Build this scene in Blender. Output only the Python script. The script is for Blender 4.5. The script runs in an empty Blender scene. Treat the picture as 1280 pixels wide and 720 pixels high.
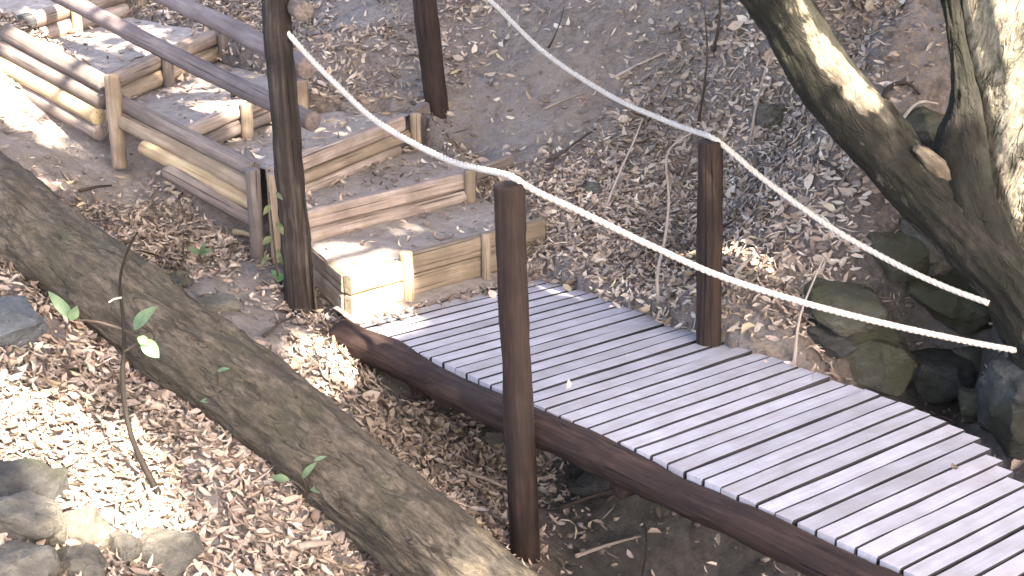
import bpy, bmesh, math, random
import numpy as np
from mathutils import Vector, Matrix, noise as mnoise

random.seed(7); rng = np.random.default_rng(7)
scene = bpy.context.scene
col = scene.collection

# ------------------------------------------------------------------ camera, sky, sun, exposure
CAM_H = 2.3; F_PX = 1771.0; PITCH = math.radians(17.5)
cam_d = bpy.data.cameras.new("camera"); cam = bpy.data.objects.new("camera", cam_d); col.objects.link(cam)
cam.location = (0, 0, CAM_H); cam.rotation_euler = (math.pi/2 - PITCH, 0, 0)
cam_d.sensor_width = 36; cam_d.lens = 36*F_PX/1280; cam_d.clip_start = 0.05; cam_d.clip_end = 500
scene.camera = cam

SUN = Vector((0.42, -0.60, 0.68)).normalized()
w = bpy.data.worlds.new("World"); scene.world = w; w.use_nodes = True
nt = w.node_tree; bg = nt.nodes["Background"]
sky = nt.nodes.new("ShaderNodeTexSky"); sky.sky_type = 'NISHITA'; sky.sun_disc = False
sky.sun_elevation = math.asin(SUN.z); sky.sun_rotation = math.atan2(SUN.x, SUN.y)
sky.dust_density = 3.5; sky.air_density = 0.8; sky.ozone_density = 0.6
nt.links.new(sky.outputs[0], bg.inputs[0]); bg.inputs[1].default_value = 0.15
sl = bpy.data.lights.new("sun", 'SUN'); sl.energy = 4.3; sl.angle = math.radians(0.55); sl.color = (1.0, 0.93, 0.82)
so = bpy.data.objects.new("sun", sl); col.objects.link(so)
so.rotation_euler = SUN.to_track_quat('Z', 'Y').to_euler(); so.location = SUN*30
vs = scene.view_settings; vs.view_transform = 'Standard'; vs.look = 'None'; vs.gamma = 1.0; vs.exposure = 3.35; vs.use_white_balance = True; vs.white_balance_temperature = 7300; vs.white_balance_tint = 14
scene.cycles.use_denoising = True
scene.cycles.max_bounces = 6

# ------------------------------------------------------------------ helpers
cP, sP = math.cos(PITCH), math.sin(PITCH)
def ray(px, py):
    u = 360-py
    return Vector((px-640, F_PX*cP+u*sP, -F_PX*sP+u*cP))
def atz(px, py, z):
    d = ray(px, py); t = (z-CAM_H)/d.z
    return Vector((d.x*t, d.y*t, z))
def aty(px, py, y):
    d = ray(px, py); t = y/d.y
    return Vector((d.x*t, y, CAM_H+d.z*t))

WM = {}
def link(name, me, m, parent=None, M=None, smooth=False):
    o = bpy.data.objects.new(name, me); col.objects.link(o)
    M = M or Matrix.Identity(4)
    WM[o] = M
    if parent is not None:
        o.parent = parent; o.matrix_basis = WM[parent].inverted() @ M
    else:
        o.matrix_basis = M
    if m is not None and me is not None: me.materials.append(m)
    if smooth and me is not None:
        me.polygons.foreach_set("use_smooth", [True]*len(me.polygons))
    return o
def tag(o, label=None, cat=None, group=None, kind=None):
    if label: o['label'] = label
    if cat: o['category'] = cat
    if group: o['group'] = group
    if kind: o['kind'] = kind
    return o
def thing(name, label, cat, loc, group=None):
    o = link(name, None, None, None, Matrix.Translation(Vector(loc)))
    return tag(o, label, cat, group)
def mesh(verts, faces, name="m"):
    me = bpy.data.meshes.new(name); me.from_pydata([tuple(v) for v in verts], [], faces); me.update(); return me
def frame(o, xaxis, up=Vector((0, 0, 1))):
    x = Vector(xaxis).normalized(); y = up.cross(x)
    if y.length < 1e-4: y = Vector((0, 1, 0)).cross(x)
    y.normalize(); z = x.cross(y)
    M = Matrix((x, y, z)).transposed().to_4x4(); M.translation = o
    return M

def fbm(v, sc, octv=3):
    return mnoise.fractal(Vector(v)*sc, 1.0, 2.0, octv)

def tube(name, pts, radii, m, parent=None, seg=14, ring=0.05, rough=0.06, nsc=9.0, ridge=0.0, ellip=1.0, fine=0.0):
    """a wooden log / stem along a polyline, in a local frame whose X runs along it"""
    pts = [Vector(p) for p in pts]
    M = frame(pts[0], pts[-1]-pts[0]); Mi = M.inverted()
    L = [Mi @ p for p in pts]
    cum = [0.0]
    for a, b in zip(L, L[1:]): cum.append(cum[-1]+(b-a).length)
    n = max(2, int(cum[-1]/ring)+1)
    if not hasattr(radii, '__len__'): radii = [radii]*len(pts)
    def samp(s):
        for i in range(len(cum)-1):
            if s <= cum[i+1]+1e-9 or i == len(cum)-2:
                t = (s-cum[i])/max(1e-9, cum[i+1]-cum[i]); break
        def cr(i0, t, arr):
            p0 = arr[max(0, i0-1)]; p1 = arr[i0]; p2 = arr[i0+1]; p3 = arr[min(len(arr)-1, i0+2)]
            return 0.5*((2*p1)+(p2-p0)*t+(2*p0-5*p1+4*p2-p3)*t*t+(3*p1-p0-3*p2+p3)*t**3)
        return cr(i, t, L), cr(i, t, radii)
    off = Vector((random.random()*50, random.random()*50, random.random()*50))
    V = []; Fc = []
    C = [samp(cum[-1]*k/(n-1)) for k in range(n)]
    for k in range(n):
        c, r = C[k]
        d = (C[min(n-1, k+1)][0]-C[max(0, k-1)][0]).normalized()
        a = Vector((0, 0, 1)); a = (a-d*a.dot(d)).normalized(); b = d.cross(a)
        for j in range(seg):
            th = 2*math.pi*j/seg
            q = b*math.cos(th)+a*math.sin(th)*ellip
            nn = fbm(Vector((c.x*0.45, q.y*r*2, q.z*r*2))*1.0+off, nsc, 3)
            rr = r*(1+rough*nn)
            if ridge: rr += ridge*(abs(mnoise.noise(Vector((c.x*4, math.cos(th)*3.2, math.sin(th)*3.2))+off))-.3)
            if fine: rr += fine*mnoise.fractal(Vector((c.x*11, math.cos(th)*r*46, math.sin(th)*r*46))+off, .8, 2.1, 3)
            V.append(c+q*rr)
    for k in range(n-1):
        for j in range(seg):
            j2 = (j+1) % seg
            Fc.append((k*seg+j, (k+1)*seg+j, (k+1)*seg+j2, k*seg+j2))
    # ends: a small bevel ring and a centre
    for k, sgn in ((0, -1), (n-1, 1)):
        c, r = C[k]; d = Vector((sgn, 0, 0)); base = len(V)
        for j in range(seg):
            V.append(c+(V[k*seg+j]-c)*0.86+d*r*0.10)
        V.append(c+d*r*0.12)
        for j in range(seg):
            j2 = (j+1) % seg
            if sgn < 0:
                Fc.append((k*seg+j2, base+j2, base+j, k*seg+j)[::-1][::-1]); Fc.append((base+j2, base+seg, base+j))
            else:
                Fc.append((k*seg+j, base+j, base+j2, k*seg+j2)); Fc.append((base+j, base+seg, base+j2))
    me = mesh(V, Fc)
    return link(name, me, m, parent, M, smooth=True)

def board(name, a, b, width, thick, m, parent=None, up=Vector((0, 0, 1)), bev=0.006, wob=0.004, cuts=10, edge=None):
    """sawn timber from a to b (centre line), width along 'side', thick along up; worn edges"""
    a = Vector(a); b = Vector(b); Ld = (b-a).length
    M = frame(a, b-a, up)
    bm = bmesh.new()
    prof = []
    hw, ht = width/2, thick/2
    for (y, z) in ((-hw, -ht), (hw, -ht), (hw, ht), (-hw, ht)):
        sy, sz = (1 if y > 0 else -1), (1 if z > 0 else -1)
        p1 = (y-sy*bev, z); p2 = (y, z-sz*bev)
        prof += [p1, p2] if (sy*sz > 0) == (sz < 0) else ([p1, p2] if sy*sz > 0 else [p2, p1])
    prof = [(-hw+bev, -ht), (hw-bev, -ht), (hw, -ht+bev), (hw, ht-bev), (hw-bev, ht), (-hw+bev, ht), (-hw, ht-bev), (-hw, -ht+bev)]
    off = Vector((random.random()*90, random.random()*90, 0))
    rings = []
    xs = [0.0, bev*.7]+[Ld*(i+.5)/cuts for i in range(cuts)]+[Ld-bev*.7, Ld]
    for i, x in enumerate(xs):
        sc = 0.93 if i in (0, len(xs)-1) else 1
        dy = wob*mnoise.noise(Vector((x*3, 0, 0))+off); dz = wob*mnoise.noise(Vector((x*3, 7, 0))+off)
        rings.append([bm.verts.new((x, y*sc+dy+wob*.5*mnoise.noise(Vector((x*9, y*30, z*30))+off), z*sc+dz)) for (y, z) in prof])
    for r0, r1 in zip(rings, rings[1:]):
        for j in range(8):
            k = (j+1) % 8
            bm.faces.new((r0[j], r0[k], r1[k], r1[j]))
    bm.faces.new(rings[0][::-1]); bm.faces.new(rings[-1])
    bmesh.ops.recalc_face_normals(bm, faces=bm.faces[:])
    if edge is not None:          # long edges coloured dark so the gaps read as shaded
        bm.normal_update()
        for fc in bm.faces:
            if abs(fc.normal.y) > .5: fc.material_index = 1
    me = bpy.data.meshes.new(name); bm.to_mesh(me); bm.free()
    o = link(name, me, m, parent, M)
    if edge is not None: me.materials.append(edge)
    return o

# ------------------------------------------------------------------ materials
class NT:
    def __init__(s, name):
        s.m = bpy.data.materials.new(name); s.m.use_nodes = True
        s.t = s.m.node_tree; s.b = s.t.nodes["Principled BSDF"]
        s.b.inputs["Specular IOR Level"].default_value = 0.25
    def n(s, typ, **kw):
        nd = s.t.nodes.new(typ)
        for k, v in kw.items(): setattr(nd, k, v)
        return nd
    def l(s, a, b): s.t.links.new(a, b)
    def coords(s, scale=(1, 1, 1), world=False, jitter=True):
        tc = s.n("ShaderNodeTexCoord"); mp = s.n("ShaderNodeMapping")
        mp.inputs["Scale"].default_value = scale
        s.l(tc.outputs["Object"], mp.inputs["Vector"])
        if jitter:
            oi = s.n("ShaderNodeObjectInfo"); mu = s.n("ShaderNodeMath", operation='MULTIPLY'); mu.inputs[1].default_value = 37.0
            s.l(oi.outputs["Random"], mu.inputs[0]); cb = s.n("ShaderNodeCombineXYZ")
            for i in range(3): s.l(mu.outputs[0], cb.inputs[i])
            s.l(cb.outputs[0], mp.inputs["Location"])
        return mp.outputs[0]
    def noise(s, vec, scale, detail=5, rough=.6, dist=0.0):
        nd = s.n("ShaderNodeTexNoise"); nd.inputs["Scale"].default_value = scale; nd.inputs["Detail"].default_value = detail
        nd.inputs["Roughness"].default_value = rough; nd.inputs["Distortion"].default_value = dist
        s.l(vec, nd.inputs["Vector"]); return nd.outputs[0]
    def voro(s, vec, scale, feature='F1'):
        nd = s.n("ShaderNodeTexVoronoi", feature=feature); nd.inputs["Scale"].default_value = scale; s.l(vec, nd.inputs["Vector"]); return nd
    def ramp(s, fac, stops):
        r = s.n("ShaderNodeValToRGB"); e = r.color_ramp.elements
        while len(e) < len(stops): e.new(0.5)
        for el, (p, c) in zip(e, stops): el.position = p; el.color = (*c, 1) if len(c) == 3 else c
        s.l(fac, r.inputs[0]); return r.outputs[0]
    def mix(s, fac, a, b, mode='MIX'):
        x = s.n("ShaderNodeMix", data_type='RGBA', blend_type=mode)
        for sock, v in ((x.inputs[0], fac), (x.inputs[6], a), (x.inputs[7], b)):
            if hasattr(v, 'is_linked'): s.l(v, sock)
            elif isinstance(v, (int, float)): sock.default_value = v
            else: sock.default_value = (*v, 1)
        return x.outputs[2]
    def bump(s, h, strength, dist, prev=None):
        b = s.n("ShaderNodeBump"); b.inputs["Strength"].default_value = strength; b.inputs["Distance"].default_value = dist
        s.l(h, b.inputs["Height"])
        if prev: s.l(prev, b.inputs["Normal"])
        return b.outputs[0]
    def done(s, colr, normal=None, rough=.85):
        s.l(colr, s.b.inputs["Base Color"])
        if normal: s.l(normal, s.b.inputs["Normal"])
        s.b.inputs["Roughness"].default_value = rough
        return s.m

def wood(name, dark, mid, light, grain=(1.5, 28, 28), var=.35, bumpd=.004, rough=.8, stain=None, crack=True):
    t = NT(name)
    v = t.coords(grain); v2 = t.coords((1, 1, 1))
    g = t.noise(v, 1.6, 6, .65, .6)
    c = t.ramp(g, [(.28, dark), (.5, mid), (.72, light)])
    blot = t.noise(v2, 5.0, 4, .6)
    c = t.mix(t.ramp(blot, [(.35, (0, 0, 0)), (.7, (.8, .8, .8))]), c, stain or dark)
    oi = t.n("ShaderNodeObjectInfo"); mr = t.n("ShaderNodeMapRange")
    mr.inputs[3].default_value = 1-var; mr.inputs[4].default_value = 1+var*.5
    t.l(oi.outputs["Random"], mr.inputs[0])
    c = t.mix(1.0, c, mr.outputs[0], 'MULTIPLY')
    nrm = t.bump(g, .8, bumpd)
    if crack:
        k = t.noise(t.coords((.9, 60, 60)), 1.0, 2, .5)
        kr = t.ramp(k, [(.30, (0, 0, 0)), (.36, (1, 1, 1))])
        c = t.mix(kr, (dark[0]*.4, dark[1]*.4, dark[2]*.4), c)
        nrm = t.bump(kr, .6, bumpd, nrm)
    return t.done(c, nrm, rough)

def bark(name, dark, mid, light, moss=None, sc=1.0, bumpd=.02, bare=False, lichen=None, mossamt=(.5, .75), plate=.06, crack=.35):
    t = NT(name)
    v = t.coords((3.0*sc, 9*sc, 9*sc), jitter=False)
    n1 = t.noise(v, 1.5, 9, .70, 1.2)
    fine = t.noise(t.coords((8*sc, 20*sc, 20*sc), jitter=False), 2.2, 6, .75, .5)
    # furrows: thin contour lines of a warped noise
    n2 = t.noise(t.coords((1.5*sc, 6.5*sc, 6.5*sc), jitter=False), 1.7, 3, .55, 1.6)
    d = t.n("ShaderNodeMath", operation='SUBTRACT'); d.inputs[1].default_value = .5; t.l(n2, d.inputs[0])
    ab = t.n("ShaderNodeMath", operation='ABSOLUTE'); t.l(d.outputs[0], ab.inputs[0])
    cr = t.ramp(ab.outputs[0], [(.0, (0, 0, 0)), (plate, (1, 1, 1))])
    c = t.ramp(n1, [(.3, dark), (.5, mid), (.70, light)])
    c = t.mix(t.ramp(fine, [(.38, (.75, .75, .75)), (.6, (0, 0, 0))]), c, dark)
    brk = t.ramp(t.noise(t.coords((2, 5, 5), jitter=False), 3.0, 4, .6), [(.42, (1, 1, 1)), (.62, (0, 0, 0))])
    crm = t.mix(1.0, cr, brk, 'LIGHTEN')
    c = t.mix(crm, t.mix(crack, c, dark), c)
    big = t.noise(t.coords((1, 1, 1), jitter=False), 3.2, 6, .66)
    if moss: c = t.mix(t.ramp(big, [(mossamt[0], (0, 0, 0)), (mossamt[1], (.85, .85, .85))]), c, moss)
    if lichen:
        lb = t.noise(t.coords((.7, 2, 2), jitter=True), 3.0, 7, .75)
        c = t.mix(t.ramp(lb, [(.56, (0, 0, 0)), (.66, (.85, .85, .85))]), c, lichen)
    if bare:        # bark stripped off, dry pale wood showing
        ba = t.n("ShaderNodeAttribute", attribute_name="bare"); ad = t.n("ShaderNodeMath", operation='ADD'); su = t.n("ShaderNodeMath", operation='MULTIPLY_ADD')
        su.inputs[1].default_value = 1.3; su.inputs[2].default_value = -.65; t.l(n1, su.inputs[0]); t.l(ba.outputs["Fac"], ad.inputs[0]); t.l(su.outputs[0], ad.inputs[1])
        c = t.mix(t.ramp(ad.outputs[0], [(.40, (0, 0, 0)), (.56, (1, 1, 1))]), c, t.ramp(fine, [(.3, (.055, .045, .033)), (.52, (.135, .115, .085)), (.72, (.23, .205, .16))]))
    h = t.mix(.30, t.mix(.5, n1, fine), crm)
    return t.done(c, t.bump(h, 1.0, bumpd), .92)

M_plank = wood("weathered_deck_wood", (.30, .298, .335), (.375, .372, .42), (.44, .437, .485), var=.15, bumpd=.0012, stain=(.265, .245, .255), crack=False)
M_plankedge = wood("gap_shade_edge", (.012, .011, .012), (.03, .028, .03), (.055, .05, .053), bumpd=.001, crack=False)  # dark edge colour standing in for shade between the boards
M_post = wood("dark_creosote_wood", (.011, .007, .006), (.026, .016, .013), (.048, .031, .025), var=.12, bumpd=.004)
M_oldpost = wood("splintered_old_post_wood", (.010, .007, .006), (.028, .021, .018), (.10, .085, .072), grain=(.8, 16, 16), var=.05, bumpd=.006)
M_rail = wood("mauve_brown_pole_wood", (.095, .075, .073), (.155, .127, .124), (.235, .197, .193), var=.15)
M_beam = wood("dark_brown_beam_wood", (.017, .010, .009), (.040, .024, .019), (.080, .050, .039), var=.1, bumpd=.006)
M_step = wood("worn_step_timber", (.13, .10, .072), (.24, .19, .14), (.34, .28, .22), var=.25)
M_steplog = wood("weathered_step_log_wood", (.15, .115, .095), (.29, .235, .20), (.43, .37, .33), var=.3)
M_pale = wood("fresh_pale_log_wood", (.24, .18, .11), (.37, .30, .19), (.48, .41, .29), var=.15)
M_grey = wood("grey_brown_log_wood", (.09, .075, .068), (.165, .138, .125), (.26, .222, .205), var=.2)
M_char = wood("charred_log_wood", (.02, .02, .022), (.05, .05, .052), (.12, .12, .12), var=.1)
M_logbark = bark("fallen_log_bark", (.036, .030, .023), (.100, .083, .062), (.185, .154, .118), moss=(.050, .052, .030), bumpd=.035, mossamt=(.50, .74), plate=.028, crack=.6, bare=True)
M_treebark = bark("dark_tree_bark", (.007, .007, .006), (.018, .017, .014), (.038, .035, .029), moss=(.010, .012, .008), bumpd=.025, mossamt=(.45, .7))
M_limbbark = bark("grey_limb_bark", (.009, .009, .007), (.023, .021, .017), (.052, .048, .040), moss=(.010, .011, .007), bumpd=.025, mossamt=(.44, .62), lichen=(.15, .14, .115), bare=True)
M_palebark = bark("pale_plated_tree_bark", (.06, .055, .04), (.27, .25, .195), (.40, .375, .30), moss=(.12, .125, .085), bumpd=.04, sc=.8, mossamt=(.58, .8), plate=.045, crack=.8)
M_stub = wood("broken_stub_wood", (.07, .055, .04), (.17, .14, .105), (.30, .26, .205))
M_twig = wood("twig_wood", (.030, .022, .018), (.058, .044, .036), (.10, .08, .068), var=.3, crack=False)
M_darktwig = wood("dark_sapling_wood", (.006, .005, .004), (.013, .010, .008), (.03, .024, .02), crack=False)
M_paletwig = wood("pale_twig_wood", (.22, .18, .15), (.34, .29, .25), (.45, .40, .35), var=.2, crack=False)

def m_ground():
    t = NT("forest_soil")
    v = t.coords((1, 1, 1), jitter=False)
    a = t.noise(v, 1.1, 6, .65); b = t.noise(v, 14, 8, .75); c2 = t.noise(v, 55, 6, .75)
    c = t.ramp(b, [(.30, (.075, .062, .055)), (.46, (.175, .145, .13)), (.62, (.27, .23, .21)), (.78, (.36, .31, .28))])
    g = t.ramp(b, [(.3, (.15, .136, .134)), (.55, (.25, .23, .23)), (.8, (.34, .315, .315))])
    c = t.mix(t.ramp(a, [(.42, (0, 0, 0)), (.6, (1, 1, 1))]), c, g)
    # chips of dry leaf trodden into the soil
    vo = t.voro(t.coords((1, 1, 1), jitter=False), 42); ch = t.ramp(vo.outputs["Color"], [(.60, (0, 0, 0)), (.66, (.75, .75, .75))])
    c = t.mix(ch, c, t.ramp(c2, [(.3, (.17, .125, .095)), (.7, (.37, .30, .24))]))
    du = t.n("ShaderNodeAttribute", attribute_name="dust")
    c = t.mix(du.outputs["Fac"], c, t.ramp(b, [(.28, (.21, .178, .155)), (.5, (.335, .295, .265)), (.75, (.43, .385, .35))]))
    # wet gully bed, with shade under the bridge put into its colour
    at = t.n("ShaderNodeAttribute", attribute_name="damp_shade")
    c = t.mix(at.outputs["Fac"], c, t.ramp(b, [(.3, (.045, .041, .036)), (.5, (.095, .087, .076)), (.75, (.15, .138, .122))]))
    nrm = t.bump(c2, .8, .012, t.bump(b, 1.0, .05))
    return t.done(c, nrm, .95)
M_ground = m_ground()
def m_path():
    t = NT("trodden_dusty_soil"); v = t.coords((1, 1, 1), jitter=False)
    b = t.noise(v, 16, 8, .75); a = t.noise(v, 3, 5, .65); c2 = t.noise(v, 60, 6, .75)
    c = t.ramp(b, [(.3, (.23, .195, .17)), (.5, (.36, .315, .285)), (.72, (.47, .42, .385))])
    c = t.mix(t.ramp(a, [(.45, (0, 0, 0)), (.65, (.6, .6, .6))]), c, (.28, .24, .215))
    return t.done(c, t.bump(c2, .8, .010, t.bump(b, 1, .03)), .95)
M_path = m_path()

def m_rock(name, d, m_, l, moss=None, amt=(.5, .62)):
    t = NT(name); v = t.coords((1, 1, 1.6))
    b = t.noise(v, 7, 8, .7); a = t.noise(v, 2.5, 4, .6)
    c = t.ramp(b, [(.3, d), (.52, m_), (.75, l)])
    if moss: c = t.mix(t.ramp(a, [(amt[0], (0, 0, 0)), (amt[1], (.9, .9, .9))]), c, moss)
    vo = t.voro(t.coords((1, 1, 2.5)), 3.0, 'DISTANCE_TO_EDGE').outputs["Distance"]
    f2 = t.noise(t.coords((1, 1, 1.3)), 34, 7, .8); c = t.mix(t.ramp(f2, [(.32, (.7, .7, .7)), (.5, (0, 0, 0))]), c, d)
    return t.done(c, t.bump(f2, 1.0, .018, t.bump(b, 1.0, .05, t.bump(t.ramp(vo, [(0, (0, 0, 0)), (.06, (1, 1, 1))]), .5, .02))), .9)
M_rock = m_rock("grey_stone", (.085, .08, .066), (.18, .17, .145), (.29, .275, .235))
M_rockdark = m_rock("dark_wet_stone", (.03, .03, .03), (.078, .078, .075), (.14, .142, .137), moss=(.042, .046, .028), amt=(.52, .68))
M_rockmoss = m_rock("mossy_stone", (.065, .062, .052), (.135, .127, .106), (.225, .213, .18), moss=(.072, .074, .038), amt=(.40, .64))
M_rockblue = m_rock("bluish_grey_stone", (.09, .10, .105), (.15, .165, .175), (.23, .245, .255))

def m_attr_leaf(name, trans=.25, rough=.7):
    t = NT(name); a = t.n("ShaderNodeAttribute", attribute_name="tint")
    v = t.coords((1, 1, 1), jitter=False); b = t.noise(v, 120, 3, .6)
    c = t.mix(t.ramp(b, [(.35, (0, 0, 0)), (.8, (.45, .45, .45))]), a.outputs["Color"], (.12, .085, .06))
    t.done(c, None, rough)
    return t.m
M_litter = m_attr_leaf("dry_leaf_litter")
def m_leaf(name, c1, c2):
    t = NT(name); b = t.noise(t.coords((1, 1, 1)), 30, 4, .6)
    c = t.ramp(b, [(.35, c1), (.65, c2)])
    t.b.inputs["Subsurface Weight"].default_value = 0.0
    t.done(c, None, .5)
    tr = t.n("ShaderNodeBsdfTranslucent"); t.l(c, tr.inputs[0])
    mx = t.n("ShaderNodeMixShader"); mx.inputs[0].default_value = .35
    t.l(t.b.outputs[0], mx.inputs[1]); t.l(tr.outputs[0], mx.inputs[2])
    t.l(mx.outputs[0], t.t.nodes["Material Output"].inputs[0])
    return t.m
M_leafgreen = m_leaf("bright_green_leaf", (.10, .24, .09), (.17, .34, .14))
M_leafpale = m_leaf("pale_green_leaf", (.085, .145, .08), (.14, .20, .12))
M_leafdull = m_leaf("dull_olive_leaf", (.06, .085, .035), (.13, .145, .075))
M_canopy = m_leaf("canopy_leaf", (.05, .075, .03), (.09, .11, .05))

def m_rope():
    t = NT("white_rope_fibre"); b = t.noise(t.coords((1, 1, 1)), 90, 4, .7)
    c = t.ramp(b, [(.3, (.33, .30, .27)), (.6, (.48, .45, .41)), (.8, (.56, .53, .49))])
    return t.done(c, t.bump(b, .4, .002), .9)
M_rope = m_rope()

# ------------------------------------------------------------------ layout constants
O = Vector((-.78, 6.70, 0)); B = Vector((.637, -.771, 0)).normalized(); Pd = Vector((.771, .637, 0)).normalized()
def dk(u, v, z=0): return O+B*u+Pd*v+Vector((0, 0, z))
def vright(u): return float(np.interp(u, [0, 2.45, 2.75, 3.17, 3.6, 5], [1.24, 1.225, 1.16, .88, .83, .82]))
DECK_L = 4.5

def V3(x, y, z): return Vector((x, y, z))
# risers: (left top point, right top point)
R = [(V3(-.855, 6.83, .225), V3(.17, 7.80, .245)),
     (V3(-1.12, 7.42, .40), atz(592, 212, .42)),
     (V3(-1.33, 7.62, .60), atz(517, 138, .68)),
     (atz(233, 157, .74), atz(374, 100, .86)),
     (atz(140, 90, .93), atz(264, 38, 1.04)),
     (atz(18, 22, 1.13), atz(152, -16, 1.24)),
     (atz(-95, -30, 1.32), atz(60, -62, 1.42))]
ZB = [0.0, .225, .40, .585, .75, .95, 1.14]      # ground level at the foot of each riser

# ------------------------------------------------------------------ terrain
ctrl = []
def G(px, py, z): p = atz(px, py, z); ctrl.append((p.x, p.y, p.z))
def W(x, y, z): ctrl.append((x, y, z))
for q in ((-2.64, 6.75, .49), (-2.0, 6.28, .25), (-1.17, 5.67, -.09), (-.66, 5.27, -.31), (-.2, 4.88, -.53), (.2, 4.56, -.7)): W(*q)
for q in ((300, 424, .06), (420, 445, -.06), (360, 380, .0), (250, 272, .22), (318, 300, .12), (150, 180, .55), (60, 130, .76), (5, 100, .90),
          (100, 228, .44), (330, 345, .05), (200, 240, .33), (480, 480, -.27), (560, 560, -.48), (657, 690, -.62), (600, 640, -.55), (760, 690, -.86),
          (560, 500, -.42), (900, 700, -.93), (1020, 705, -.86), (440, 520, -.2), (400, 480, -.08), (520, 610, -.48)): G(*q)
for q in ((.2, 6.6, -.75), (.7, 6.0, -.9), (1.2, 5.4, -.95), (1.5, 4.6, -.7), (.6, 5.0, -.85), (.9, 4.2, -.7), (-.4, 6.75, -.35), (0, 7.1, -.3)): W(*q)
for q in ((1150, 490, -.32), (1070, 480, -.2), (1215, 520, -.40), (1010, 462, -.06), (940, 440, .0), (880, 424, .01), (800, 392, .02), (705, 346, .05),
          (1000, 385, .14), (1000, 300, .40), (1100, 360, .22), (1100, 250, .62), (1180, 400, .02), (900, 300, .26), (800, 300, .2), (750, 250, .3), (690, 290, .14),
          (650, 200, .42), (545, 137, .70), (560, 180, .5), (640, 100, .80), (640, 0, 1.25), (450, 60, .97), (450, 0, 1.22), (430, 120, .82),
          (300, 30, 1.12), (300, 80, .98), (800, 100, .86), (800, 0, 1.32), (800, 200, .46), (900, 200, .5), (1000, 100, .98), (1000, 0, 1.42), (1150, 120, 1.0),
          (1130, 0, 1.52), (1270, 270, .62), (1270, 100, 1.2), (1260, 430, -.05)): G(*q)
for q in ((0, 14, 2.9), (-3, 13, 2.2), (-5, 14, 2.7), (5, 12, 3.6), (6, 8, 2.8), (4, 5.6, .5), (3.3, 3.0, -.12), (2.6, 4.4, -.4), (-6, 10, 1.9), (-6, 6, 1.25), (-4, 4, .75), (-4.4, 11, 1.35),
          (0, 0, .45), (-1.5, 2.6, .1), (.2, 2.2, .05), (.4, 3.6, -.5), (2.2, 2.2, -.1)): W(*q)
for q in ((100, 600, .04), (100, 700, -.02), (20, 450, .25), (20, 560, .14), (250, 600, -.1), (400, 700, -.42), (480, 718, -.54), (200, 520, .0), (100, 440, .16), (20, 380, .38), (330, 620, -.2)): G(*q)
for i in range(6):
    for t_ in (.25, .75):
        a = R[i][1].lerp(R[i+1][1], t_); d = (R[i][1]-R[i][0]); d.z = 0; a = a+d.normalized()*.13
        W(a.x, a.y, R[i][1].z+.02)
ctrl = np.array(ctrl)
def tps(r2): return np.where(r2 > 1e-12, r2*np.log(np.maximum(r2, 1e-12)), 0)
def fit(c, lam=.02):
    n = len(c); d2 = ((c[:, None, :2]-c[None, :, :2])**2).sum(-1)
    A = np.zeros((n+3, n+3)); A[:n, :n] = tps(d2)+lam*np.eye(n)
    A[:n, n] = 1; A[:n, n+1:] = c[:, :2]; A[n, :n] = 1; A[n+1:, :n] = c[:, :2].T
    return np.linalg.solve(A, np.concatenate([c[:, 2], np.zeros(3)]))
wts = fit(ctrl)
def rbf(x, y):
    out = np.zeros(x.shape); n = len(ctrl)
    for i in range(n): out += wts[i]*tps((x-ctrl[i, 0])**2+(y-ctrl[i, 1])**2)
    return out+wts[n]+wts[n+1]*x+wts[n+2]*y

xs = np.concatenate([-np.geomspace(70, 5, 22)[:-1], np.arange(-5, 5.001, .04), np.geomspace(5, 70, 22)[1:]])
ys = np.concatenate([[-60, -40, -25, -16, -10, -6, -4, -2.5, -1.5, -.6, 0, .6, 1.2, 1.8, 2.3, 2.7], np.arange(3, 13.001, .04), np.geomspace(13, 90, 24)[1:]])
XX, YY = np.meshgrid(xs, ys)
def inquad(x, y, q, grow=0.0):
    c = sum(q, Vector((0, 0, 0)))/4; q = [c+(p-c)*(1+grow/max(.01, (p-c).length)) for p in q]
    s = 0
    ins = np.ones(x.shape, bool)
    ar = sum(q[i].x*q[(i+1) % 4].y-q[(i+1) % 4].x*q[i].y for i in range(4))
    for i in range(4):
        a, b = q[i], q[(i+1) % 4]
        cr = (b.x-a.x)*(y-a.y)-(b.y-a.y)*(x-a.x)
        ins &= (cr*np.sign(ar) > 0)
    return ins
Hh = rbf(XX, YY)
rad = np.sqrt(XX**2+(YY-7)**2); bl = np.clip((rad-7)/7, 0, 1); bl = bl*bl*(3-2*bl)
far = 1.2+.22*(YY-7)+.06*np.abs(XX)
Hh = Hh*(1-bl)+far*bl
nz = np.zeros(Hh.shape)
for i in range(Hh.shape[0]):
    for j in range(Hh.shape[1]):
        v = Vector((XX[i, j], YY[i, j], 0))
        nz[i, j] = .045*mnoise.fractal(v*1.7, 1.0, 2.0, 3)+.020*mnoise.fractal(v*7.3, .8, 2.0, 3)
Hh += nz*(1+3*bl)
deckq = [dk(-.02, -.04), dk(DECK_L, -.04), dk(DECK_L, 1.0), dk(-.02, 1.26)]
treads = []
for i in range(6):
    a, b = R[i]; c, d = R[i+1]
    treads.append([a, b, d, c])
for i, q in enumerate(treads):
    zt = min(q[0].z, q[1].z)
    m_ = inquad(XX, YY, q, .05); Hh[m_] = np.minimum(Hh[m_], zt-.10)
m_ = inquad(XX, YY, deckq, .02); Hh[m_] = np.minimum(Hh[m_], -.20)
dq2 = [dk(2.2, .9), dk(DECK_L, .6), dk(DECK_L, 1.3), dk(2.2, 1.3)]
m_ = inquad(XX, YY, dq2, .05); Hh[m_] = np.minimum(Hh[m_], -.20)
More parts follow.
